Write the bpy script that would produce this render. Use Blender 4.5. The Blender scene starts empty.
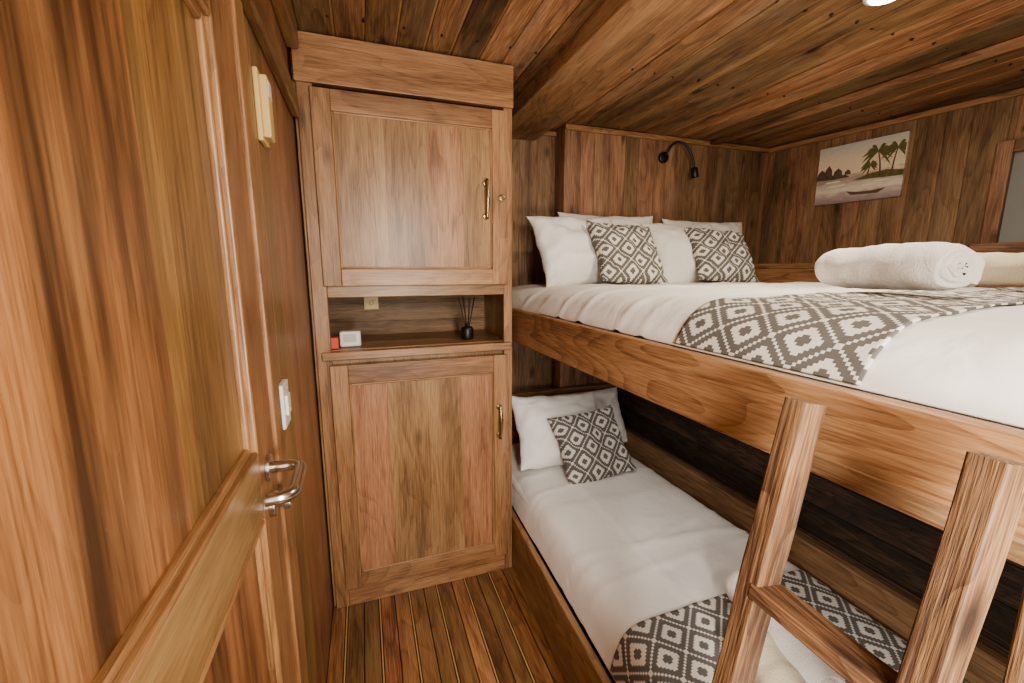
import bpy, math, random
from mathutils import Vector, Matrix, noise
random.seed(7)
D=bpy.data; C=bpy.context
# ------------------------------------------------------------------ materials
def newmat(name):
    m=D.materials.new(name); m.use_nodes=True
    nt=m.node_tree; b=nt.nodes['Principled BSDF']
    return m,nt,b
def N(nt,t,**k):
    n=nt.nodes.new(t)
    for a,v in k.items(): setattr(n,a,v)
    return n
def math_(nt,op,a,b=None,clamp=False):
    n=N(nt,'ShaderNodeMath',operation=op); n.use_clamp=clamp
    for i,v in enumerate((a,b)):
        if v is None: continue
        if isinstance(v,(int,float)): n.inputs[i].default_value=v
        else: nt.links.new(v,n.inputs[i])
    return n.outputs[0]
def ramp(nt,fac,stops):
    r=N(nt,'ShaderNodeValToRGB'); e=r.color_ramp.elements
    while len(e)<len(stops): e.new(.5)
    for i,(p,c) in enumerate(stops):
        e[i].position=p; e[i].color=(*c,1)
    nt.links.new(fac,r.inputs[0]); return r.outputs[0]
def mixc(nt,fac,a,b,bt='MIX'):
    n=N(nt,'ShaderNodeMix',data_type='RGBA',blend_type=bt)
    for i,v in ((0,fac),(6,a),(7,b)):
        if isinstance(v,(int,float)): n.inputs[i].default_value=v
        elif isinstance(v,tuple): n.inputs[i].default_value=(*v,1)
        else: nt.links.new(v,n.inputs[i])
    return n.outputs[2]
def wood(name,cd,cm,cl,rough=.35,streak=.5,freq=1.,coat=.25,vary=.35,knots=0.,ringw=.5,bump=.2,worn=0.,sfreq=1.,sk=.5,sth=.53,fib=.85):
    m,nt,b=newmat(name); L=nt.links
    at=N(nt,'ShaderNodeAttribute',attribute_name='gco').outputs['Vector']
    def nz(sc,detail,dist,rg=.55):
        mp=N(nt,'ShaderNodeMapping'); mp.inputs['Scale'].default_value=sc
        L.new(at,mp.inputs[0]); n=N(nt,'ShaderNodeTexNoise'); n.inputs['Scale'].default_value=1
        n.inputs['Detail'].default_value=detail; n.inputs['Distortion'].default_value=dist
        n.inputs['Roughness'].default_value=rg
        L.new(mp.outputs[0],n.inputs['Vector']); return n.outputs[0]
    n1=nz((.9*freq,5*freq,5*freq),1.5,.25)
    n2=nz((9,230,230),3,0,.65)
    n3=nz((1.1*freq,8*freq,8*freq),6,.5,.6)
    ring=math_(nt,'FRACT',math_(nt,'MULTIPLY',n1,15.))
    ring=math_(nt,'POWER',ring,2.5)
    f=math_(nt,'SUBTRACT',n3,math_(nt,'MULTIPLY',ring,ringw*.28))
    f=math_(nt,'ADD',f,math_(nt,'MULTIPLY',math_(nt,'SUBTRACT',n2,.5),fib))
    f=math_(nt,'ADD',f,ringw*.07)
    col=ramp(nt,f,[(.26,cd),(.5,cm),(.72,cl)])
    if streak>0:
        n4=nz((.45*sfreq,8*sfreq,8*sfreq),5,.5,.6)
        s=N(nt,'ShaderNodeMapRange'); s.inputs[1].default_value=sth; s.inputs[2].default_value=sth+.16
        L.new(n4,s.inputs[0])
        col=mixc(nt,math_(nt,'MULTIPLY',s.outputs[0],streak),col,tuple(c*sk for c in cd))
    if worn>0:
        n5=nz((2.,5,5),5,.3,.7)
        s=N(nt,'ShaderNodeMapRange'); s.inputs[1].default_value=.50; s.inputs[2].default_value=.72
        L.new(n5,s.inputs[0])
        g=sum(cl)/3
        col=mixc(nt,math_(nt,'MULTIPLY',s.outputs[0],worn),col,(g*1.2,g*.85,g*.58))
    if knots>0:
        mp=N(nt,'ShaderNodeMapping'); mp.inputs['Scale'].default_value=(3.2,7,7)
        L.new(at,mp.inputs[0]); v=N(nt,'ShaderNodeTexVoronoi'); v.inputs['Scale'].default_value=1
        L.new(mp.outputs[0],v.inputs['Vector'])
        k=N(nt,'ShaderNodeMapRange'); k.inputs[1].default_value=.17; k.inputs[2].default_value=.05
        L.new(v.outputs['Distance'],k.inputs[0])
        col=mixc(nt,math_(nt,'MULTIPLY',k.outputs[0],knots),col,tuple(c*.3 for c in cd))
    rn=N(nt,'ShaderNodeAttribute',attribute_name='rnd').outputs['Fac']
    h=N(nt,'ShaderNodeHueSaturation'); h.inputs['Saturation'].default_value=.95
    L.new(math_(nt,'ADD',math_(nt,'MULTIPLY',rn,vary*2),1-vary),h.inputs['Value'])
    L.new(math_(nt,'ADD',math_(nt,'MULTIPLY',rn,-.022),.512),h.inputs['Hue'])
    L.new(col,h.inputs['Color']); L.new(h.outputs[0],b.inputs['Base Color'])
    b.inputs['Roughness'].default_value=rough
    b.inputs['Coat Weight'].default_value=coat; b.inputs['Coat Roughness'].default_value=.3
    bp=N(nt,'ShaderNodeBump'); bp.inputs['Strength'].default_value=bump; bp.inputs['Distance'].default_value=.002
    L.new(f,bp.inputs['Height']); L.new(bp.outputs[0],b.inputs['Normal'])
    return m
def plain(name,col,rough=.5,metal=0.,emit=0.,noisy=0.):
    m,nt,b=newmat(name)
    b.inputs['Base Color'].default_value=(*col,1); b.inputs['Roughness'].default_value=rough
    b.inputs['Metallic'].default_value=metal
    n=N(nt,'ShaderNodeTexNoise'); n.inputs['Scale'].default_value=40; n.inputs['Detail'].default_value=3
    tc=N(nt,'ShaderNodeTexCoord'); nt.links.new(tc.outputs['Object'],n.inputs['Vector'])
    nt.links.new(mixc(nt,n.outputs[0],tuple(c*(1-noisy) for c in col),col),b.inputs['Base Color'])
    if emit:
        b.inputs['Emission Color'].default_value=(*col,1); b.inputs['Emission Strength'].default_value=emit
    return m
def fabric(name,col,fuzz=.3,scale=600,wr=.35):
    m,nt,b=newmat(name)
    tc=N(nt,'ShaderNodeTexCoord')
    n=N(nt,'ShaderNodeTexNoise'); n.inputs['Scale'].default_value=scale; n.inputs['Detail'].default_value=2
    nt.links.new(tc.outputs['Object'],n.inputs['Vector'])
    nt.links.new(mixc(nt,n.outputs[0],tuple(c*.92 for c in col),col),b.inputs['Base Color'])
    b.inputs['Roughness'].default_value=.85; b.inputs['Sheen Weight'].default_value=.15
    bp=N(nt,'ShaderNodeBump'); bp.inputs['Strength'].default_value=fuzz; bp.inputs['Distance'].default_value=.002
    nt.links.new(n.outputs[0],bp.inputs['Height'])
    n2=N(nt,'ShaderNodeTexNoise'); n2.inputs['Scale'].default_value=7; n2.inputs['Detail'].default_value=3; n2.inputs['Distortion'].default_value=.8
    nt.links.new(tc.outputs['Object'],n2.inputs['Vector'])
    b2=N(nt,'ShaderNodeBump'); b2.inputs['Strength'].default_value=wr; b2.inputs['Distance'].default_value=.03
    nt.links.new(n2.outputs[0],b2.inputs['Height']); nt.links.new(bp.outputs[0],b2.inputs['Normal'])
    nt.links.new(b2.outputs[0],b.inputs['Normal'])
    return m
def ikat(name,sx,sy):
    m,nt,b=newmat(name); L=nt.links
    uv=N(nt,'ShaderNodeUVMap').outputs[0]
    sp=N(nt,'ShaderNodeSeparateXYZ'); L.new(uv,sp.inputs[0])
    def cell(o,s,off=0.):
        q=math_(nt,'DIVIDE',o,s/18.); q=math_(nt,'DIVIDE',math_(nt,'ADD',math_(nt,'FLOOR',q),.5),18.)
        f=math_(nt,'FRACT',math_(nt,'ADD',q,off)); return math_(nt,'ABSOLUTE',math_(nt,'SUBTRACT',f,.5))
    x=cell(sp.outputs[0],sx); y=cell(sp.outputs[1],sy)
    d=math_(nt,'ADD',x,y)
    W=(.80,.77,.71); G=(.11,.106,.10)
    r=N(nt,'ShaderNodeValToRGB'); r.color_ramp.interpolation='CONSTANT'; e=r.color_ramp.elements
    st=[(0,G),(.12,W),(.33,G),(.475,W),(.525,G),(.67,W),(.88,G)]
    while len(e)<len(st): e.new(.5)
    for i,(p,c) in enumerate(st): e[i].position=p; e[i].color=(*c,1)
    L.new(d,r.inputs[0])
    n=N(nt,'ShaderNodeTexNoise'); n.inputs['Scale'].default_value=500
    L.new(uv,n.inputs['Vector'])
    L.new(mixc(nt,math_(nt,'MULTIPLY',n.outputs[0],.3),r.outputs[0],(.36,.34,.31)),b.inputs['Base Color'])
    b.inputs['Roughness'].default_value=.9
    return m

M_cab=wood('teak_cabinet',(.17,.076,.029),(.34,.172,.075),(.46,.262,.128),rough=.42,streak=.35,vary=.13,coat=.25,knots=.5,ringw=.4,sfreq=1.2)
M_door=wood('teak_door',(.15,.06,.018),(.30,.136,.045),(.40,.20,.073),rough=.38,streak=.95,freq=.8,vary=.08,coat=.28,ringw=.25,sfreq=1.15,sk=.32,sth=.475)
M_wallL=wood('teak_left_wall',(.14,.06,.022),(.28,.136,.053),(.38,.205,.088),rough=.42,streak=.45,vary=.12,coat=.2,ringw=.35,sfreq=1.4)
M_wall=wood('teak_wall',(.12,.057,.028),(.27,.143,.073),(.41,.235,.13),rough=.62,streak=.65,vary=.2,knots=.7,coat=.03,ringw=.45,worn=.4,sfreq=1.4,bump=.4)
M_ceil=wood('teak_ceiling',(.075,.033,.014),(.24,.118,.049),(.41,.235,.108),rough=.62,streak=.85,vary=.4,knots=.9,coat=.03,ringw=.4,worn=.5,bump=.5,sfreq=1.1)
M_beam=wood('teak_beam',(.13,.058,.023),(.31,.157,.066),(.43,.245,.115),rough=.62,streak=.4,vary=.1,knots=.8,coat=.03,ringw=.4,bump=.5,sfreq=1.3,worn=.35)
M_seam=plain('ceiling_seam_putty',(.60,.36,.15),.5,noisy=.5)
M_rail=wood('teak_rail',(.17,.073,.03),(.32,.16,.07),(.43,.243,.118),rough=.55,streak=.35,vary=.08,freq=1.2,ringw=.7,knots=.6,coat=.06)
M_lad=wood('teak_ladder',(.075,.032,.014),(.19,.095,.042),(.31,.17,.083),rough=.68,streak=.6,vary=.06,freq=1.7,knots=.9,ringw=.7,coat=.02,worn=.4,bump=.8,sfreq=2.,fib=1.1)
M_floor=wood('teak_floor',(.10,.038,.014),(.27,.12,.044),(.42,.22,.088),rough=.3,streak=.4,vary=.45,coat=.4,ringw=.4)
M_strip=plain('floor_caulk_strip',(.02,.012,.008),.5,noisy=.2)
M_strip2=plain('floor_light_inlay',(.58,.37,.17),.35,noisy=.3)
M_dark=wood('dark_shaded_hull_wood',(.010,.006,.004),(.035,.019,.011),(.09,.053,.03),rough=.8,streak=.5,vary=.3,coat=0,worn=.5,freq=2.,bump=1.)  # dark stain, with the shade under the upper bunk put into the colour
M_white=fabric('white_cotton',(.88,.86,.83),.1,wr=.22)
M_towel=fabric('white_terry',(.86,.84,.81),1.,260,.35)
M_beige=fabric('beige_terry',(.70,.61,.46),.9,260,.3)
M_ik=ikat('ikat_fabric',.125,.125)
M_ikp=ikat('ikat_fabric_pillow',.12,.12)
M_steel=plain('brushed_steel',(.62,.58,.52),.25,1.)
M_brass=plain('antique_brass',(.42,.32,.20),.3,1.)
M_black=plain('black_metal',(.012,.012,.012),.4)
M_cream=plain('cream_plastic',(.62,.45,.20),.4)
M_wp=plain('white_plastic',(.70,.69,.65),.35)
M_red=plain('red_plastic',(.6,.07,.03),.4)
M_glass=plain('frosted_window_glass',(.30,.31,.30),.15)
M_lamp=plain('lamp_diffuser',(1,.93,.78),.5,emit=14)
M_amber=plain('reed_stick',(.06,.045,.03),.7)

# ------------------------------------------------------------------ mesh builder
class MB:
    def __init__(s): s.v=[];s.f=[];s.g=[];s.r=[];s.m=[];s.uv=None;s.sm=[]
    def add(s,vs,fs,gs,r=None,mat=0,smooth=False):
        o=len(s.v); r=random.random() if r is None else r
        s.v+= [tuple(v) for v in vs]; s.g+=[tuple(g) for g in gs]; s.r+=[r]*len(vs)
        for f in fs: s.f.append([i+o for i in f]); s.m.append(mat); s.sm.append(smooth)
    def box(s,x0,x1,y0,y1,z0,z1,grain=None,M=None,mat=0,r=None):
        dims=[abs(x1-x0),abs(y1-y0),abs(z1-z0)]
        if grain is None: grain=dims.index(max(dims))
        c=Vector(((x0+x1)/2,(y0+y1)/2,(z0+z1)/2)); off=Vector([random.uniform(0,40) for _ in range(3)])
        vs=[];gs=[]
        for z in (z0,z1):
            for x,y in ((x0,y0),(x1,y0),(x1,y1),(x0,y1)):
                p=Vector((x,y,z)); q=p-c
                o=[grain,(grain+1)%3,(grain+2)%3]
                gs.append(Vector((q[o[0]],q[o[1]],q[o[2]]))+off)
                vs.append(M@p if M else p)
        fs=[(3,2,1,0),(4,5,6,7),(0,1,5,4),(1,2,6,5),(2,3,7,6),(3,0,4,7)]
        s.add(vs,fs,gs,r,mat)
    def loft(s,p0,p1,w,d,side,n=14,wob=.003,rnd_=.35,mat=0,r=None,smooth=True):
        p0=Vector(p0);p1=Vector(p1);ax=(p1-p0);Ln=ax.length;ax.normalize()
        a=Vector(side);a=(a-ax*a.dot(ax)).normalized();b=ax.cross(a)
        rr=min(w,d)*rnd_*.5;prof=[]
        for sx,sy,a0 in ((1,1,0),(-1,1,90),(-1,-1,180),(1,-1,270)):
            for k in range(4):
                t=math.radians(a0+k*30); prof.append((sx*(w/2-rr)+rr*math.cos(t),sy*(d/2-rr)+rr*math.sin(t)))
        off=Vector([random.uniform(0,40) for _ in range(3)]);vs=[];gs=[];K=len(prof);sd=random.uniform(0,99)
        for i in range(n+1):
            t=i/n;c=p0+ax*Ln*t
            for (u,v) in prof:
                q=noise.noise(Vector((t*Ln*5+sd,u*22,v*22)))*wob
                k=1+q/max(abs(u)+abs(v),.01)*1.4
                vs.append(c+a*u*k+b*v*k); gs.append(Vector((t*Ln,u,v))+off)
        fs=[]
        for i in range(n):
            for j in range(K):
                fs.append((i*K+j,i*K+(j+1)%K,(i+1)*K+(j+1)%K,(i+1)*K+j))
        fs.append(tuple(reversed(range(K)))); fs.append(tuple(n*K+j for j in range(K)))
        s.add(vs,fs,gs,r,mat,smooth)
    def tube(s,pts,rad,seg=12,mat=0,flat=1.):
        pts=[Vector(p) for p in pts]; vs=[];fs=[];prev=None
        for i,p in enumerate(pts):
            t=(pts[min(i+1,len(pts)-1)]-pts[max(i-1,0)]).normalized()
            if prev is None:
                a=t.orthogonal().normalized()
            else: a=(prev-t*prev.dot(t)).normalized()
            prev=a;b=t.cross(a); R=rad[i] if isinstance(rad,(list,tuple)) else rad
            for k in range(seg):
                w=2*math.pi*k/seg; vs.append(p+a*R*math.cos(w)+b*R*flat*math.sin(w))
        n=len(pts)
        for i in range(n-1):
            for k in range(seg): fs.append((i*seg+k,i*seg+(k+1)%seg,(i+1)*seg+(k+1)%seg,(i+1)*seg+k))
        fs.append(tuple(reversed(range(seg)))); fs.append(tuple((n-1)*seg+k for k in range(seg)))
        s.add(vs,fs,vs,.5,mat,True)
    def build(s,name,mats,parent=None,bevel=.003,seg=2,uvs=None):
        me=D.meshes.new(name); me.from_pydata(s.v,[],s.f); 
        for m in mats: me.materials.append(m)
        for i,p in enumerate(me.polygons): p.material_index=s.m[i]; p.use_smooth=s.sm[i]
        a=me.attributes.new('gco','FLOAT_VECTOR','POINT'); a.data.foreach_set('vector',[c for g in s.g for c in g])
        a=me.attributes.new('rnd','FLOAT','POINT'); a.data.foreach_set('value',s.r)
        if uvs:
            l=me.uv_layers.new(name='UVMap')
            for lp in me.loops: l.data[lp.index].uv=uvs[lp.vertex_index]
        me.update(); o=D.objects.new(name,me); C.collection.objects.link(o)
        if parent: o.parent=parent
        if bevel:
            b=o.modifiers.new('bevel','BEVEL'); b.width=bevel; b.segments=seg; b.limit_method='ANGLE'; b.angle_limit=math.radians(50)
        return o
def empty(name):
    e=D.objects.new(name,None); e.empty_display_size=.1; C.collection.objects.link(e); return e
def arc(c,r,a0,a1,n,u,v):
    c=Vector(c);u=Vector(u);v=Vector(v)
    return [c+u*r*math.cos(math.radians(a0+(a1-a0)*i/n))+v*r*math.sin(math.radians(a0+(a1-a0)*i/n)) for i in range(n+1)]

CEIL=2.335; YB=2.42
# ------------------------------------------------------------------ room shell
b=MB(); x=-.25; b.box(-.25,3.1,-.62,2.6,-.06,-.012,r=.3)
x=-.205; k=0
while x<3.05:
    w=.052+random.random()*.012
    b.box(x,x+w,-.6,2.58,-.012,0,grain=1); x+=w
    b.box(x,x+.0035,-.6,2.58,-.012,-.0015,mat=1); x+=.0035
    if k%2==0: b.box(x,x+.006,-.6,2.58,-.012,-.0003,mat=2); b.box(x+.006,x+.009,-.6,2.58,-.012,-.0015,mat=1); x+=.009
    k+=1
b.build('floor',[M_floor,M_strip,M_strip2],bevel=.001,seg=1)
b=MB(); b.box(-.3,3.15,-.65,2.65,CEIL+.010,CEIL+.06,mat=1)
x=-.28
while x<3.1:
    w=.11+random.random()*.05 if x>.9 else .095+random.random()*.03
    b.box(x,x+w-.007,-.62,2.62,CEIL+random.random()*.006,CEIL+.014,grain=1)
    x+=w
for yy in (.55,1.15,1.7):
    x=-.2
    while x<3.0:
        if not(.74<x<1.06): b.tube([(x,yy+random.uniform(-.015,.015),CEIL+.006),(x,yy,CEIL-.0012)],.0045,8,mat=2)
        x+=.09+random.random()*.05
b.build('ceiling',[M_ceil,M_seam,M_strip],bevel=.002,seg=1)
# left wall, leaves door opening Y .08..1.0, Z 0..2.02
b=MB()
def vplanks(b,y0,y1,z0,z1,xa,xb,w=.11):
    y=y0
    while y<y1-.001:
        ww=min(w*(.85+random.random()*.3),y1-y); b.box(xa,xb,y,y+ww-.001,z0,z1,grain=2); y+=ww
vplanks(b,1.02,2.6,0,CEIL,-.25,-.207,.16)
vplanks(b,-.6,.08,0,CEIL,-.25,-.207)
b.box(-.25,-.207,.08,1.02,2.02,CEIL,grain=1)
b.build('wall_left',[M_wallL],bevel=.001,seg=1)
b=MB(); b.box(-.207,-.180,-.6,1.80,2.035,2.105,grain=1); b.box(-.207,-.19,-.6,1.80,2.105,2.12,grain=1)
b.box(-.207,-.165,-.6,1.80,2.26,CEIL,grain=1)
b.build('trim_1',[M_wallL],bevel=.006)
# back wall
b=MB(); x=-.25
while x<1.2:
    w=.11*(.85+random.random()*.3); b.box(x,min(x+w-.001,1.2),2.55,2.6,0,CEIL,grain=2); x+=w
x=1.19
while x<2.95:
    w=.10*(.8+random.random()*.4); x2=min(x+w-.001,2.96)
    b.box(x,x2,YB,YB+.04,0,CEIL,grain=2); x+=w
b.box(1.17,1.19,YB-.006,2.56,0,CEIL,grain=2,r=.8)
b.build('wall_back',[M_wall],bevel=.001,seg=1)
b=MB(); b.box(1.17,2.80,YB-.022,YB,CEIL-.03,CEIL,grain=0); b.box(.64,1.17,2.53,2.55,2.30,2.325,grain=0)
b.build('trim_2',[M_rail],bevel=.004)
# right wall : skewed. passes (2.78,2.36),(2.98,1.26)
wd=Vector((.2,-1.1,0)).normalized()
ang=math.atan2(wd.y,wd.x)
MR=Matrix.Translation((2.78,2.36,0))@Matrix.Rotation(ang,4,'Z')
b=MB(); WIN=(1.12,1.80,1.62,2.06)
xx=-.2
while xx<3.1:
    w=.11*(.8+random.random()*.4); x2=xx+w
    a,c=xx,min(x2,3.1)
    if c<=WIN[0] or a>=WIN[1]: b.box(a,c-.001,0,.04,0,CEIL,grain=2,M=MR)
    else:
        if a<WIN[0]: b.box(a,WIN[0],0,.04,0,CEIL,grain=2,M=MR); a=WIN[0]
        if c>WIN[1]: b.box(WIN[1],c,0,.04,0,CEIL,grain=2,M=MR); c=WIN[1]
        b.box(a,c-.001,0,.04,0,WIN[2],grain=2,M=MR); b.box(a,c-.001,0,.04,WIN[3],CEIL,grain=2,M=MR)
    xx=x2
b.build('wall_right',[M_wall],bevel=.001,seg=1)
b=MB(); b.box(-.05,3.1,-.022,0,CEIL-.03,CEIL,grain=0,M=MR); b.build('trim_3',[M_rail],bevel=.004)
b=MB(); x=-.25
while x<3.4:
    w=.13; b.box(x,x+w-.002,-.65,-.61,0,CEIL,grain=2); x+=w
b.build('wall_front',[M_wall],bevel=.002,seg=1)
# window
w1=empty('window_1')
b=MB(); f=.045; a0,a1,z0,z1=WIN
b.box(a0-f,a0+.012,-.03,.03,z0-f,z1+f,M=MR); b.box(a1-.012,a1+f,-.03,.03,z0-f,z1+f,M=MR)
b.box(a0+.012,a1-.012,-.03,.03,z1-.012,z1+f,M=MR); b.box(a0-f-.03,a1+f+.03,-.045,.03,z0-f,z0+.005,M=MR)
b.build('frame',[M_wall],w1,.004)
b=MB(); b.box(a0+.012,a1-.012,.005,.012,z0,z1,M=MR); b.build('glass',[M_glass],w1,0)
b=MB(); b.tube([MR@Vector((a0+.04,-.05,z1+.085)),MR@Vector((a1+.04,-.05,z1+.085))],.014,12)
b.tube([MR@Vector((a0+.05,0,z1+.085)),MR@Vector((a0+.05,-.05,z1+.085))],.012,10); b.build('curtain_rod',[M_black],w1,0)
# ceiling beam
b=MB(); b.loft((.90,-.6,2.30),(.90,2.54,2.30),.26,.075,(1,0,0),n=40,wob=.004,rnd_=.15,smooth=False,r=.5); b.build('trim_4',[M_beam],bevel=0)
b=MB(); b.loft((2.45,-.6,2.325),(2.25,2.42,2.325),.05,.025,(1,0,0),n=20,wob=.003,rnd_=.2)
b.build('trim_5',[M_ceil],bevel=0)

# ------------------------------------------------------------------ door
dr=empty('door_1')
b=MB(); X0,X1=-.238,-.205; PE=.87
b.box(X0,X1,PE,1.012,.01,2.015,grain=2,r=.7); b.box(X0,X1,.085,.20,.01,2.015,grain=2)
for za,zb in ((.01,.2),(1.028,1.155),(1.9,2.015)): b.box(X0,X1,.20,PE,za,zb,grain=1)
b.build('frame_rails',[M_wallL],dr,.003)
b=MB()
for za,zb in ((.2,1.028),(1.155,1.9)):
    for ya,yb in ((.2,.36),(.36,.60),(.60,PE)):
        b.box(-.234,-.222,ya,yb-.0002,za,zb,grain=2)
b.build('panels',[M_door],dr,0)
b=MB()
for za,zb in ((.2,1.028),(1.155,1.9)):
    for k,(w,xo) in enumerate(((.009,-.202),(.020,-.212))):
        b.box(-.224,xo,PE-w,PE,za,zb,r=.5); b.box(-.224,xo,.2,.2+w,za,zb,r=.5)
        b.box(-.224,xo,.2+w,PE-w,za,za+w,r=.5); b.box(-.224,xo,.2+w,PE-w,zb-w,zb,r=.5)
b.build('panel_moulding',[M_wallL],dr,.004,3)
b=MB(); b.box(-.215,-.198,1.015,1.09,0,2.03,grain=2,r=.6); 
b.build('door_jamb',[M_wallL],dr,.004)
b=MB(); hy,hz=.93,1.10
b.tube([(-.205,hy,hz),(-.197,hy,hz),(-.196,hy,hz)],[.027,.027,.022],24)
p=[(-.2,hy,hz),(-.165,hy,hz)]+arc((-.165,hy-.025,hz),.025,90,0,6,(1,0,0),(0,1,0))
p+=[(-.14,.85,hz-.002)]+arc((-.165,.82,hz-.002),.025,0,-90,6,(1,0,0),(0,1,0))+[(-.182,.795,hz-.002)]
b.tube(p,.0115,14)
b.tube([(-.205,hy,1.02),(-.194,hy,1.02),(-.193,hy,1.02)],[.026,.026,.021],24)
b.tube([(-.196,hy,1.02),(-.168,hy,1.02)],.009,12)
b.tube([(-.172,hy+.018,1.02),(-.172,hy-.018,1.02)],.008,12)
b.build('lever_handle_and_lock',[M_steel],dr,.001)
# switches
e=empty('light_switch'); b=MB(); b.box(-.207,-.194,1.105,1.18,1.115,1.225); b.build('plate',[M_wp],e,.003)
b=MB(); b.box(-.195,-.188,1.123,1.162,1.145,1.195); b.build('rocker',[M_wp],e,.002)
b=MB(); b.box(-.1885,-.1865,1.138,1.148,1.155,1.162); b.build('indicator',[M_cream],e,0)
e=empty('remote_control_holder'); b=MB(); b.box(-.207,-.196,1.165,1.235,1.79,1.945); b.build('back_plate',[M_cream],e,.003)
b=MB(); b.box(-.197,-.180,1.175,1.225,1.80,1.935); b.build('remote',[M_cream],e,.004)
b=MB(); b.box(-.181,-.179,1.182,1.218,1.89,1.925); b.build('display',[M_wp],e,0)

# ------------------------------------------------------------------ cabinet
cb=empty('storage_cabinet'); Y=1.835; XL,XR=-.190,.640
b=MB()
b.box(XL-.012,XL+.012,Y+.02,2.53,0,CEIL-.002,grain=2); b.box(XR-.02,XR-.002,Y+.02,2.53,0,CEIL-.002,grain=2)
b.box(XL,XL+.055,Y,Y+.022,0,2.17,grain=2,r=.5); b.box(XR-.04,XR,Y,Y+.022,0,2.17,grain=2,r=.5)
b.box(XL+.055,XR-.04,Y,Y+.022,0,.09,grain=0)
b.box(XL+.055,XR-.04,Y,Y+.022,1.386,1.44,grain=0)
b.box(XL-.004,XR+.002,Y-.012,Y+.022,2.168,CEIL-.003,grain=0,r=.6)
b.box(XL+.02,XR-.01,Y-.022,Y+.03,1.135,1.168,grain=0); 
b.box(XL+.012,XR-.02,Y+.02,2.25,1.15,1.172,grain=0,r=.2)
b.box(XL+.012,XR-.02,Y+.02,2.25,1.392,1.41,grain=0,r=.2)
b.box(XL+.03,XR-.03,Y+.024,Y+.03,.09,1.135,r=.2);b.box(XL+.03,XR-.03,Y+.024,Y+.03,1.44,2.16,r=.2)
b.build('carcass',[M_cab],cb,.004)
b=MB()
for za,zb in ((1.172,1.24),(1.24,1.33),(1.33,1.392)): b.box(XL+.012,XR-.02,2.24,2.25,za,zb-.001,grain=0,r=.0)
b.build('niche_back',[M_wall],cb,0)
def cdoor(name,x0,x1,z0,z1,f,ft,fb):
    e=MB(); ya=Y-.02; yb=Y-.001
    e.box(x0,x0+f,ya,yb,z0,z1,grain=2,r=.5); e.box(x1-f,x1,ya,yb,z0,z1,grain=2,r=.6)
    e.box(x0+f,x1-f,ya,yb,z1-ft,z1,grain=0,r=.55); e.box(x0+f,x1-f,ya,yb,z0,z0+fb,grain=0,r=.45)
    ix0,ix1,iz0,iz1=x0+f,x1-f,z0+fb,z1-ft
    w,yo=.008,ya+.003
    e.box(ix0,ix0+w,yo,yb,iz0,iz1,r=.3); e.box(ix1-w,ix1,yo,yb,iz0,iz1,r=.3)
    e.box(ix0+w,ix1-w,yo,yb,iz0,iz0+w,r=.3); e.box(ix0+w,ix1-w,yo,yb,iz1-w,iz1,r=.3)
    e.build(name+'_frame',[M_cab],cb,.003)
    e=MB(); xs=[ix0+.008]; 
    while xs[-1]<ix1-.008: xs.append(min(xs[-1]+.13+random.random()*.05,ix1-.008))
    for a,c in zip(xs,xs[1:]): e.box(a,c,Y-.013,yb,iz0+.008,iz1-.008,grain=2)
    e.build(name+'_panel',[M_cab],cb,0)
cdoor('upper_door',-.145,.612,1.432,2.152,.068,.075,.068)
cdoor('lower_door',-.145,.612,.095,1.112,.068,.08,.07)
def pull(x,z,h,yy=.02):
    b=MB(); y=Y-yy
    for s in (-1,1):
        b.tube([(x,y,z+s*h/2),(x,y-.004,z+s*h/2),(x,y-.005,z+s*h/2)],[.013,.013,.009],16)
        b.tube([(x,y-.003,z+s*h/2),(x,y-.024,z+s*h/2)],.006,10)
    pts=[];rd=[]
    for i in range(17):
        t=i/16*2-1; pts.append((x,y-.024-.012*(1-t*t),z+t*(h/2+.012))); rd.append(.0055+.0035*(1-abs(t))+(.002 if abs(t)>.9 else 0))
    b.tube(pts,rd,12)
    return b
pull(.515,1.79,.135,.013).build('upper_pull',[M_brass],cb,0)
pull(.568,.80,.135).build('lower_pull',[M_brass],cb,0)
b=MB(); b.tube([(.585,Y-.02,1.80),(.585,Y-.026,1.80),(.585,Y-.027,1.80)],[.014,.014,.010],20); b.build('keyhole',[M_brass],cb,0)
# niche items
e=empty('alarm_clock'); b=MB(); b.box(-.105,-.02,1.90,1.96,1.1735,1.24); b.build('body',[M_wp],e,.008,3)
b=MB(); b.box(-.09,-.04,1.897,1.901,1.195,1.228); b.build('face',[plain('clock_face',(.45,.45,.43),.3)],e,.001)
b=MB(); b.box(-.142,-.108,1.865,1.90,1.1735,1.222); b.build('matchbox',[M_red],None,.003)
e=empty('reed_diffuser'); b=MB(); dx,dy=.455,1.95
prof=[(.001,1.1735),(.027,1.1735),(.029,1.18),(.029,1.222),(.024,1.230),(.012,1.234),(.012,1.246),(.010,1.247)]
vs=[];fs=[];S=20
for r_,z_ in prof:
    for k in range(S): vs.append((dx+r_*math.cos(2*math.pi*k/S),dy+r_*math.sin(2*math.pi*k/S),z_))
for i in range(len(prof)-1):
    for k in range(S): fs.append((i*S+k,i*S+(k+1)%S,(i+1)*S+(k+1)%S,(i+1)*S+k))
fs.append(tuple((len(prof)-1)*S+k for k in range(S)))
b.add(vs,fs,vs,.5,0,True); b.build('bottle',[M_black],e,0)
b=MB()
for k in range(8):
    a=k*.785+.3; b.tube([(dx+.003*math.cos(a),dy+.003*math.sin(a),1.20),(dx+.04*math.cos(a),dy+.03*math.sin(a),1.37)],.0018,6)
b.build('reeds',[M_amber],e,0)
b=MB(); b.box(.0,.07,2.228,2.24,1.30,1.37); b.box(.025,.045,2.224,2.229,1.325,1.345); b.build('power_socket',[M_cream],None,.003)

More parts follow.
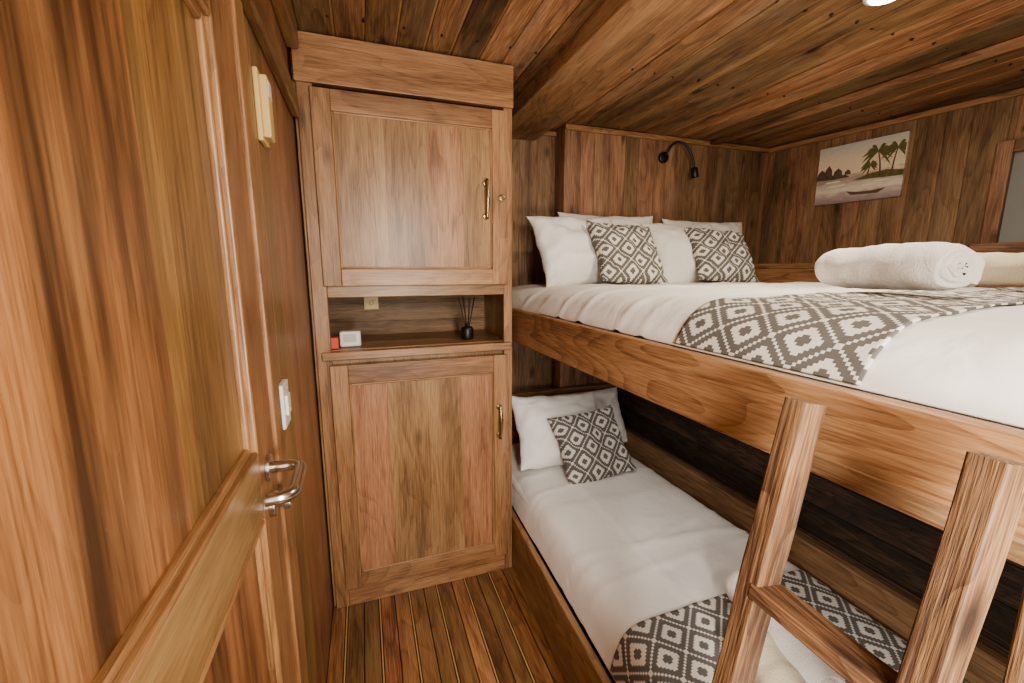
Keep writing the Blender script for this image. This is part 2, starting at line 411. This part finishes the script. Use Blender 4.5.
# ------------------------------------------------------------------ bunk bed
bk=empty('bunk_bed')
A=Vector((.654,2.40,0)); Bp=Vector((.725,-.58,0)); dv=(Bp-A); Ln=dv.length
MU=Matrix.Translation(A)@Matrix.Rotation(math.atan2(dv.y,dv.x),4,'Z')
def xr(y): return .654+(2.40-y)/2.98*.071
def xl(y): return .658-(2.38-y)*.029
b=MB(); b.box(0,Ln,0,.038,1.158,1.31,grain=0,M=MU); b.build('upper_side_rail',[M_rail],bk,.006,3)
b=MB(); b.box(.70,2.54,-.58,2.37,1.165,1.195,grain=1,r=.2)
b.build('upper_platform',[M_wall],bk,.003)
dl=Vector((xl(-.58)-xl(2.38),-2.96,0)); ML=Matrix.Translation((xl(2.38),2.38,0))@Matrix.Rotation(math.atan2(dl.y,dl.x),4,'Z')
b=MB(); b.box(0,dl.length,0,.027,0,.275,grain=0,M=ML); b.build('lower_side_rail',[M_rail],bk,.005,3)
b=MB(); b.box(.688,1.50,-.58,2.38,.24,.27,grain=1); b.box(.688,1.5,2.36,2.39,0,.24); b.build('lower_platform',[M_wall],bk,.003)
b=MB(); b.box(.66,1.56,2.36,2.395,.27,.72,grain=0); b.box(.65,1.57,2.35,2.40,.72,.75,grain=0); b.build('headboard',[M_rail],bk,.006,3)
b=MB(); b.loft((.735,.195,0),(.735,.195,1.157),.05,.055,(1,0,0),n=20,wob=.002,rnd_=.3,smooth=False,r=.4); b.build('support_post',[M_lad],bk,0)
b=MB(); b.box(1.50,1.535,-.58,2.35,.0,.50,grain=1,r=.2); b.box(1.535,1.60,-.58,2.35,.44,.47,grain=1,r=0); b.build('inner_lip_rail',[M_wall],bk,.006,3)
# inner hull partition
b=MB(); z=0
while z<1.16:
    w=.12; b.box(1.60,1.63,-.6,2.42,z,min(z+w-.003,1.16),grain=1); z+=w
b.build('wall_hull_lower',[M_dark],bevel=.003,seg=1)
# ledge along right wall
b=MB(); b.box(.02,2.9,-.24,-.001,1.50,1.535,grain=0,M=MR); b.box(.02,2.9,-.24,-.215,1.20,1.50,grain=0,M=MR)
b.build('trim_6',[M_rail],bevel=.005)
b=MB(); b.box(1.19,2.55,YB-.05,YB-.001,1.20,1.53,grain=0); b.build('trim_7',[M_rail],bevel=.005)

# ------------------------------------------------------------------ mattresses + linen
def fbm(x,y,s,sd): return noise.fractal(Vector((x*s,y*s,sd)),1.0,2.0,4)
def sheet(name,xf,xe,y0,y1,zf,nx,ny,mat,th=.006,uv=True,offs=0.):
    b=MB(); vs=[];fs=[];uvs=[]
    for j in range(ny+1):
        y=y0+(y1-y0)*j/ny; xa=xf(y)
        xb=xe(y); Lw=xb-xa; acc=0; pz=None;ps=0
        for i in range(nx+1):
            s=Lw*(i/nx)**1.7; z=zf(s,Lw-s,y)+offs
            if pz is not None: acc+=math.hypot(z-pz,s-ps)
            pz,ps=z,s
            vs.append((xa+s,y,z)); uvs.append((acc,y))
    for j in range(ny):
        for i in range(nx):
            a=j*(nx+1)+i; fs.append((a,a+1,a+nx+2,a+nx+1))
    b.add(vs,fs,vs,.5,0,True)
    o=b.build(name,[mat],None,0,uvs=uvs)
    m=o.modifiers.new('th','SOLIDIFY'); m.thickness=th; m.offset=-1
    return o
def crease(s,y,y0,sl,w,h):
    return h*math.exp(-((y-y0-sl*s-.02*fbm(s,0,2.5,y0*7))/w)**2)*(.5+.5*noise.noise(Vector((s*3,y0*9,1))) +.25)
def zup(s,s2,y):
    z=1.30+.115*(1-math.exp(-s/.055))*(1-math.exp(-(s2+.02)/.05))
    e=min(1,(y+.58)/.1+.2,(2.39-y)/.08+.3); z-= .05*(1-max(0,min(1,e)))
    z+=.012*fbm(s,y*.5,3,2.)*min(1,s/.05)+.004*fbm(s*.6,y,9,5.)*min(1,s/.05)
    z+=.010/(1+math.exp((y-1.72)*60))
    for (a,sl,w,h) in ((1.35,.08,.02,.010),(1.12,-.1,.018,.009),(1.52,.05,.015,.008),(1.0,.12,.015,.007),(.2,.3,.03,.007),(1.9,-.1,.02,.008)): z+=crease(s,y,a,sl,w,h)
    return z
b=MB(); b.box(.72,2.52,-.56,2.36,1.197,1.275); b.build('mattress',[M_white],None,.03,4)
sheet('duvet',lambda y:xr(y)+.042,lambda y:2.54,-.57,2.365,zup,70,220,M_white,.008)
sheet('bed_runner',lambda y:xr(y)+.040,lambda y:2.53,.44,.86,zup,80,50,M_ik,.004,offs=.007)
def zlo(s,s2,y):
    z=.28+.15*(1-math.exp(-s/.03))*(1-math.exp(-(s2+.01)/.03))
    z+=.008*fbm(s,y*.6,2,9.)*min(1,s/.05)+.0015*fbm(s,y,9,15.)*min(1,s/.05)
    z+=.007/(1+math.exp((y-1.62)*60))
    for (a,sl,w,h) in ((1.3,-.12,.02,.008),(1.12,.05,.015,.007),(1.2,.2,.012,.005),(1.75,.1,.015,.005)): z+=crease(s,y,a,sl,w,h)
    z+=.004*math.exp(-((s-.3)/.015)**2)
    return z
b=MB(); b.box(.695,1.48,-.55,2.34,.271,.39); b.build('mattress',[M_white],None,.03,4)
sheet('duvet',lambda y:xl(y)+.029,lambda y:1.497,-.56,2.345,zlo,60,200,M_white,.006)
sheet('bed_runner',lambda y:xl(y)+.0275,lambda y:1.496,.50,.945,zlo,60,50,M_ik,.004,offs=.007)

def pillow(name,w,h,t,M,mat,seed,wr=.016,n=36):
    b=MB();vs=[];fs=[];uvs=[]
    for side in (1,-1):
        for j in range(n+1):
            for i in range(n+1):
                u=i/n*2-1;v=j/n*2-1
                u=math.sin(u*math.pi/2);v=math.sin(v*math.pi/2)
                pin=1-.09*(1-v*v)*abs(u)**2; pin2=1-.09*(1-u*u)*abs(v)**2
                X=u*w/2*pin;Z=v*h/2*pin2
                k=(max(0,1-abs(u)**2.6))**.5*(max(0,1-abs(v)**2.6))**.5
                q=t/2*k*(1+.3*fbm(u,v,1.1,seed))+wr*k**.5*fbm(u,v,3.2,seed+side*5)
                sag=.02*math.cos(u*2)*(1-v)/2
                e=.008*fbm(u,v,2.2,seed+9)
                vs.append(M@Vector((X+e,-side*q,Z-sag*.5+e))); uvs.append((X+w/2+.02,Z+h/2+.01))
    K=n+1
    for sd in (0,1):
        o=sd*K*K
        for j in range(n):
            for i in range(n):
                q=(o+j*K+i,o+j*K+i+1,o+(j+1)*K+i+1,o+(j+1)*K+i)
                fs.append(q if sd==0 else q[::-1])
    b.add(vs,fs,vs,.5,0,True)
    o=b.build(name,[mat],None,0,uvs=uvs)
    wl=o.modifiers.new('w','WELD'); wl.merge_threshold=.0006
    return o
def PM(x,y,z,lean,yaw=0,roll=0):
    return Matrix.Translation((x,y,z))@Matrix.Rotation(math.radians(yaw),4,'Z')@Matrix.Rotation(math.radians(-lean),4,'X')@Matrix.Rotation(math.radians(roll),4,'Y')
pillow('pillow',.66,.42,.15,PM(1.42,2.27,1.625,16,0),M_white,1.)
pillow('pillow',.56,.42,.17,PM(1.13,2.10,1.60,28,6,-2),M_white,2.)
pillow('throw_pillow',.40,.38,.13,PM(1.325,1.96,1.585,34,2,3),M_ikp,3.)
pillow('pillow',.66,.42,.15,PM(2.15,2.27,1.615,16,0),M_white,4.)
pillow('pillow',.54,.42,.16,PM(1.88,2.15,1.595,28,0,-2),M_white,5.)
pillow('throw_pillow',.39,.37,.13,PM(2.00,2.00,1.58,34,-6,4),M_ikp,6.)
# lower
pillow('pillow',.62,.36,.15,PM(1.22,2.22,.585,30,0),M_white,7.)
pillow('pillow',.56,.42,.16,PM(1.01,2.07,.61,36,4,4),M_white,8.)
pillow('throw_pillow',.40,.38,.13,PM(1.11,1.89,.575,38,-3,-6),M_ikp,9.)

# rolled towels
def towel(name,c0,c1,R,mat,turns=3.6,lump=.007,sd=0.):
    c0=Vector(c0);c1=Vector(c1);ax=(c1-c0);L_=ax.length;ax.normalize()
    up=Vector((0,0,1)); a=ax.cross(up).normalized(); up=a.cross(ax)
    nt_=int(turns*28);nl=26;b=MB();vs=[];fs=[]
    th=R/turns*.80
    for i in range(nt_+1):
        t=i/nt_; w=t*turns*2*math.pi; r=.010+(R-.010-th*.3)*t
        for j in range(nl+1):
            l=j/nl; e=min(l,1-l)*L_; rr=r*(1-.18*math.exp(-e/.012))+lump*fbm(l*2+w*.05,math.sin(w)*.6,2.2,sd)
            sh=(.012*(1-t))*(1 if l>.5 else -1)*math.exp(-e/.03)
            vs.append(c0+ax*(L_*l+sh)+a*rr*math.cos(w)+up*(rr*math.sin(w)*.95))
    for i in range(nt_):
        for j in range(nl):
            p=i*(nl+1)+j; fs.append((p,p+1,p+nl+2,p+nl+1))
    b.add(vs,fs,vs,.5,0,True); o=b.build(name,[mat],None,0)
    m=o.modifiers.new('s','SOLIDIFY'); m.thickness=th; m.offset=-1
    m=o.modifiers.new('b','BEVEL'); m.width=th*.3; m.segments=3; m.limit_method='ANGLE'; m.angle_limit=math.radians(60)
    return o
towel('rolled_towel',(1.38,.94,1.500),(1.25,.580,1.500),.076,M_towel,sd=3.)
towel('rolled_towel',(1.62,.92,1.495),(2.05,.70,1.495),.068,M_beige,sd=6.)
towel('rolled_towel',(1.08,.90,.512),(.98,.56,.512),.070,M_towel,sd=8.)
towel('rolled_towel',(.93,.74,.508),(.84,.42,.508),.066,M_beige,sd=11.)

# ------------------------------------------------------------------ ladder
ld=empty('bunk_ladder')
def lx(z): return .632-.20*(1.30-z)
for k,y in enumerate((.443,.232)):
    b=MB(); b.loft((lx(0.0),y,0.002),(lx(1.30),y,1.30),.036,.05,(0,1,0),n=34,wob=.004,rnd_=.22,smooth=False,r=.5); b.build('stile_%d'%(k+1),[M_lad],ld,0)
for k,z in enumerate((.28,.64,1.0)):
    b=MB(); b.loft((lx(z),.245,z),(lx(z),.435,z),.055,.024,(1,0,-.15),n=10,wob=.002,rnd_=.25,smooth=False); b.build('rung_%d'%(k+1),[M_lad],ld,0)

# ------------------------------------------------------------------ reading lamp
e=empty('wall_reading_lamp'); b=MB(); bx,bz=1.87,2.205
b.tube([(bx,YB,bz),(bx,YB-.018,bz),(bx,YB-.022,bz)],[.034,.034,.028],24); b.build('base',[M_black],e,.001)
b=MB(); 
P=[Vector(p) for p in ((bx,YB-.02,bz),(bx-.005,YB-.05,bz+.02),(bx+.03,YB-.07,bz+.075),(bx+.09,YB-.09,bz+.07),(bx+.145,YB-.10,bz+.0),(bx+.17,YB-.10,bz-.07))]
pts=[]
for i in range(len(P)-1):
    p0=P[max(i-1,0)];p1=P[i];p2=P[i+1];p3=P[min(i+2,len(P)-1)]
    for k in range(6):
        t=k/6; pts.append(.5*((2*p1)+(p2-p0)*t+(2*p0-5*p1+4*p2-p3)*t*t+(3*p1-p0-3*p2+p3)*t**3))
pts.append(P[-1]); b.tube(pts,.0075,10); b.build('gooseneck',[M_black],e,0)
b=MB(); d=Vector((.02,0,-.1)).normalized(); q=P[-1]
b.tube([q-d*.005,q+d*.005,q+d*.055,q+d*.06],[.012,.021,.024,.022],18); b.build('head',[M_black],e,0)

# ------------------------------------------------------------------ painting (on right wall)
e=empty('palm_tree_painting'); pw,ph=.44,.345; s0=.285; z0=1.905
MP=MR@Matrix.Translation((s0,0,z0))
m,nt,bb=newmat('painting_canvas'); L=nt.links
uv=N(nt,'ShaderNodeUVMap').outputs[0]; sp=N(nt,'ShaderNodeSeparateXYZ'); L.new(uv,sp.inputs[0])
n=N(nt,'ShaderNodeTexNoise'); n.inputs['Scale'].default_value=7; n.inputs['Detail'].default_value=5
mp=N(nt,'ShaderNodeMapping'); mp.inputs['Scale'].default_value=(1,3,1); L.new(uv,mp.inputs[0]); L.new(mp.outputs[0],n.inputs['Vector'])
yy=math_(nt,'ADD',sp.outputs[1],math_(nt,'MULTIPLY',math_(nt,'SUBTRACT',n.outputs[0],.5),.25))
col=ramp(nt,yy,[(.0,(.28,.21,.22)),(.12,(.50,.40,.40)),(.22,(.88,.80,.66)),(.34,(.66,.55,.50)),(.42,(.40,.30,.26)),(.50,(.95,.80,.58)),(.75,(.90,.78,.60)),(1.,(.62,.62,.60))])
n2=N(nt,'ShaderNodeTexNoise'); n2.inputs['Scale'].default_value=16; n2.inputs['Detail'].default_value=4; L.new(mp.outputs[0],n2.inputs['Vector'])
L.new(mixc(nt,math_(nt,'MULTIPLY',n2.outputs[0],.4),col,(.38,.30,.26)),bb.inputs['Base Color']); bb.inputs['Roughness'].default_value=.5
b=MB(); b.box(0,pw,-.018,-.001,0,ph,M=MP)
b.build('canvas',[m],e,0,uvs=[(u,v) for v in (0,1) for u in (0,1,1,0)])
mg=plain('painted_palm_green',(.22,.20,.08),.6,noisy=.7); mt=plain('painted_trunk',(.20,.13,.095),.6,noisy=.6); mb_=plain('painted_highlight',(.95,.87,.70),.6,noisy=.3)
def flat(b,pts,mat,dy=-.0192): 
    vs=[MP@Vector((p[0],dy,p[1])) for p in pts]; b.add(vs,[tuple(range(len(pts)))],vs,.5,mat)
b=MB()
def palm(cx,cz,hh,fr,lean):
    n_=6; l=[];r=[]
    for i in range(n_+1):
        t=i/n_; X_=cx+lean*t*t; l.append((X_-.005*(1-.5*t),cz+hh*t)); r.append((X_+.005*(1-.5*t),cz+hh*t))
    flat(b,l+r[::-1],1)
    tx,tz=cx+lean,cz+hh
    for k in range(11):
        a=math.radians(-35+k*25); L_=fr*(.75+.4*random.random())
        up_=[];dn=[]
        for i in range(7):
            t=i/6; X_=tx+L_*t*math.cos(a); Z_=tz+L_*t*math.sin(a)-L_*.55*t*t
            wv=.010*math.sin(math.pi*min(1,t*.9+.1))
            X_=min(max(X_,.004),pw-.004); up_.append((X_,min(Z_+wv,ph-.003))); dn.append((X_,min(Z_-wv,ph-.003)))
        flat(b,up_+dn[::-1],0,-.0195-k*.00004)
palm(.33,.13,.14,.085,-.02); palm(.385,.12,.15,.08,.015); palm(.27,.13,.07,.045,.01)
flat(b,[(.20,.125),(.44,.115),(.44,.145),(.36,.16),(.28,.15)],0,-.0191)
flat(b,[(0,.15),(.10,.145),(.18,.15),(.16,.165),(.06,.175),(0,.18)],1,-.0191)
for hx,hw,hh in ((.0,.05,.05),(.04,.045,.07),(.09,.05,.045),(.15,.035,.03)):
    flat(b,[(hx,.165),(hx+hw,.165),(hx+hw*.9,.165+hh*.6),(hx+hw*.5,.165+hh),(hx+hw*.1,.165+hh*.6)],1,-.0193)
flat(b,[(.20,.04),(.33,.035),(.37,.06),(.30,.052),(.22,.055),(.17,.065)],1,-.0193)
for (a,z,l) in ((.06,.10,.11),(.09,.075,.10),(.24,.085,.12),(.05,.125,.09),(.3,.10,.08)):
    flat(b,[(a,z),(a+l,z+.003),(a+l*.85,z+.011),(a+l*.1,z+.009)],2,-.0192)
b.build('painted_palms',[mg,mt,mb_],e,0)

# ------------------------------------------------------------------ lights
def downlight(name,x,y,pw_,size=.09,col=(1,.88,.70)):
    e=empty(name); b=MB()
    b.tube([(x,y,CEIL+.004),(x,y,CEIL-.010),(x,y,CEIL-.012)],[.058,.058,.050],28); b.build('ring',[M_wp],e,0)
    b=MB(); b.tube([(x,y,CEIL-.0125),(x,y,CEIL-.016)],[.045,.043],28); b.build('diffuser',[M_lamp],e,0)
    l=D.lights.new(name+'_light','AREA'); l.shape='DISK'; l.size=size; l.energy=pw_; l.color=col
    o=D.objects.new(name+'_light',l); o.location=(x,y,CEIL-.02); o.parent=e; C.collection.objects.link(o)
downlight('ceiling_downlight',1.56,1.00,14)
downlight('added_aisle_downlight',.22,-.30,6)  # unseen downlight added over the aisle, behind the camera
def area(name,loc,tgt,size,e_,col):
    l=D.lights.new(name,'AREA'); l.shape='RECTANGLE'; l.size=size[0]; l.size_y=size[1]; l.energy=e_; l.color=col
    o=D.objects.new(name,l); o.location=loc; o.rotation_euler=(Vector(tgt)-Vector(loc)).to_track_quat('-Z','Y').to_euler(); C.collection.objects.link(o)
area('photo_softbox_light',(.32,-.48,1.78),(.75,1.8,1.45),(.26,.26),24,(1,.93,.83))
area('photo_flash_light',(.25,-.45,1.10),(.85,1.6,.55),(.25,.25),20,(1,.95,.88))
area('under_bunk_fill_light',(1.05,1.35,1.155),(1.05,1.35,0),(.5,1.1),2.4,(1,.93,.84))  # added fill below the upper platform to brighten the lower bed, no real fixture
w=D.worlds.new('World'); C.scene.world=w; w.use_nodes=True
w.node_tree.nodes['Background'].inputs[0].default_value=(1,.85,.65,1); w.node_tree.nodes['Background'].inputs[1].default_value=.1
try:
    C.scene.view_settings.look='AgX - Medium High Contrast'
except Exception as ex: print(ex)
# ------------------------------------------------------------------ camera
c=D.cameras.new('camera'); c.lens=425/1024*36; c.sensor_width=36; c.clip_start=.01
o=D.objects.new('camera',c); o.location=(0,0,1.5); o.rotation_euler=(math.radians(90-9.7),0,math.radians(-19.2)); C.collection.objects.link(o); C.scene.camera=o
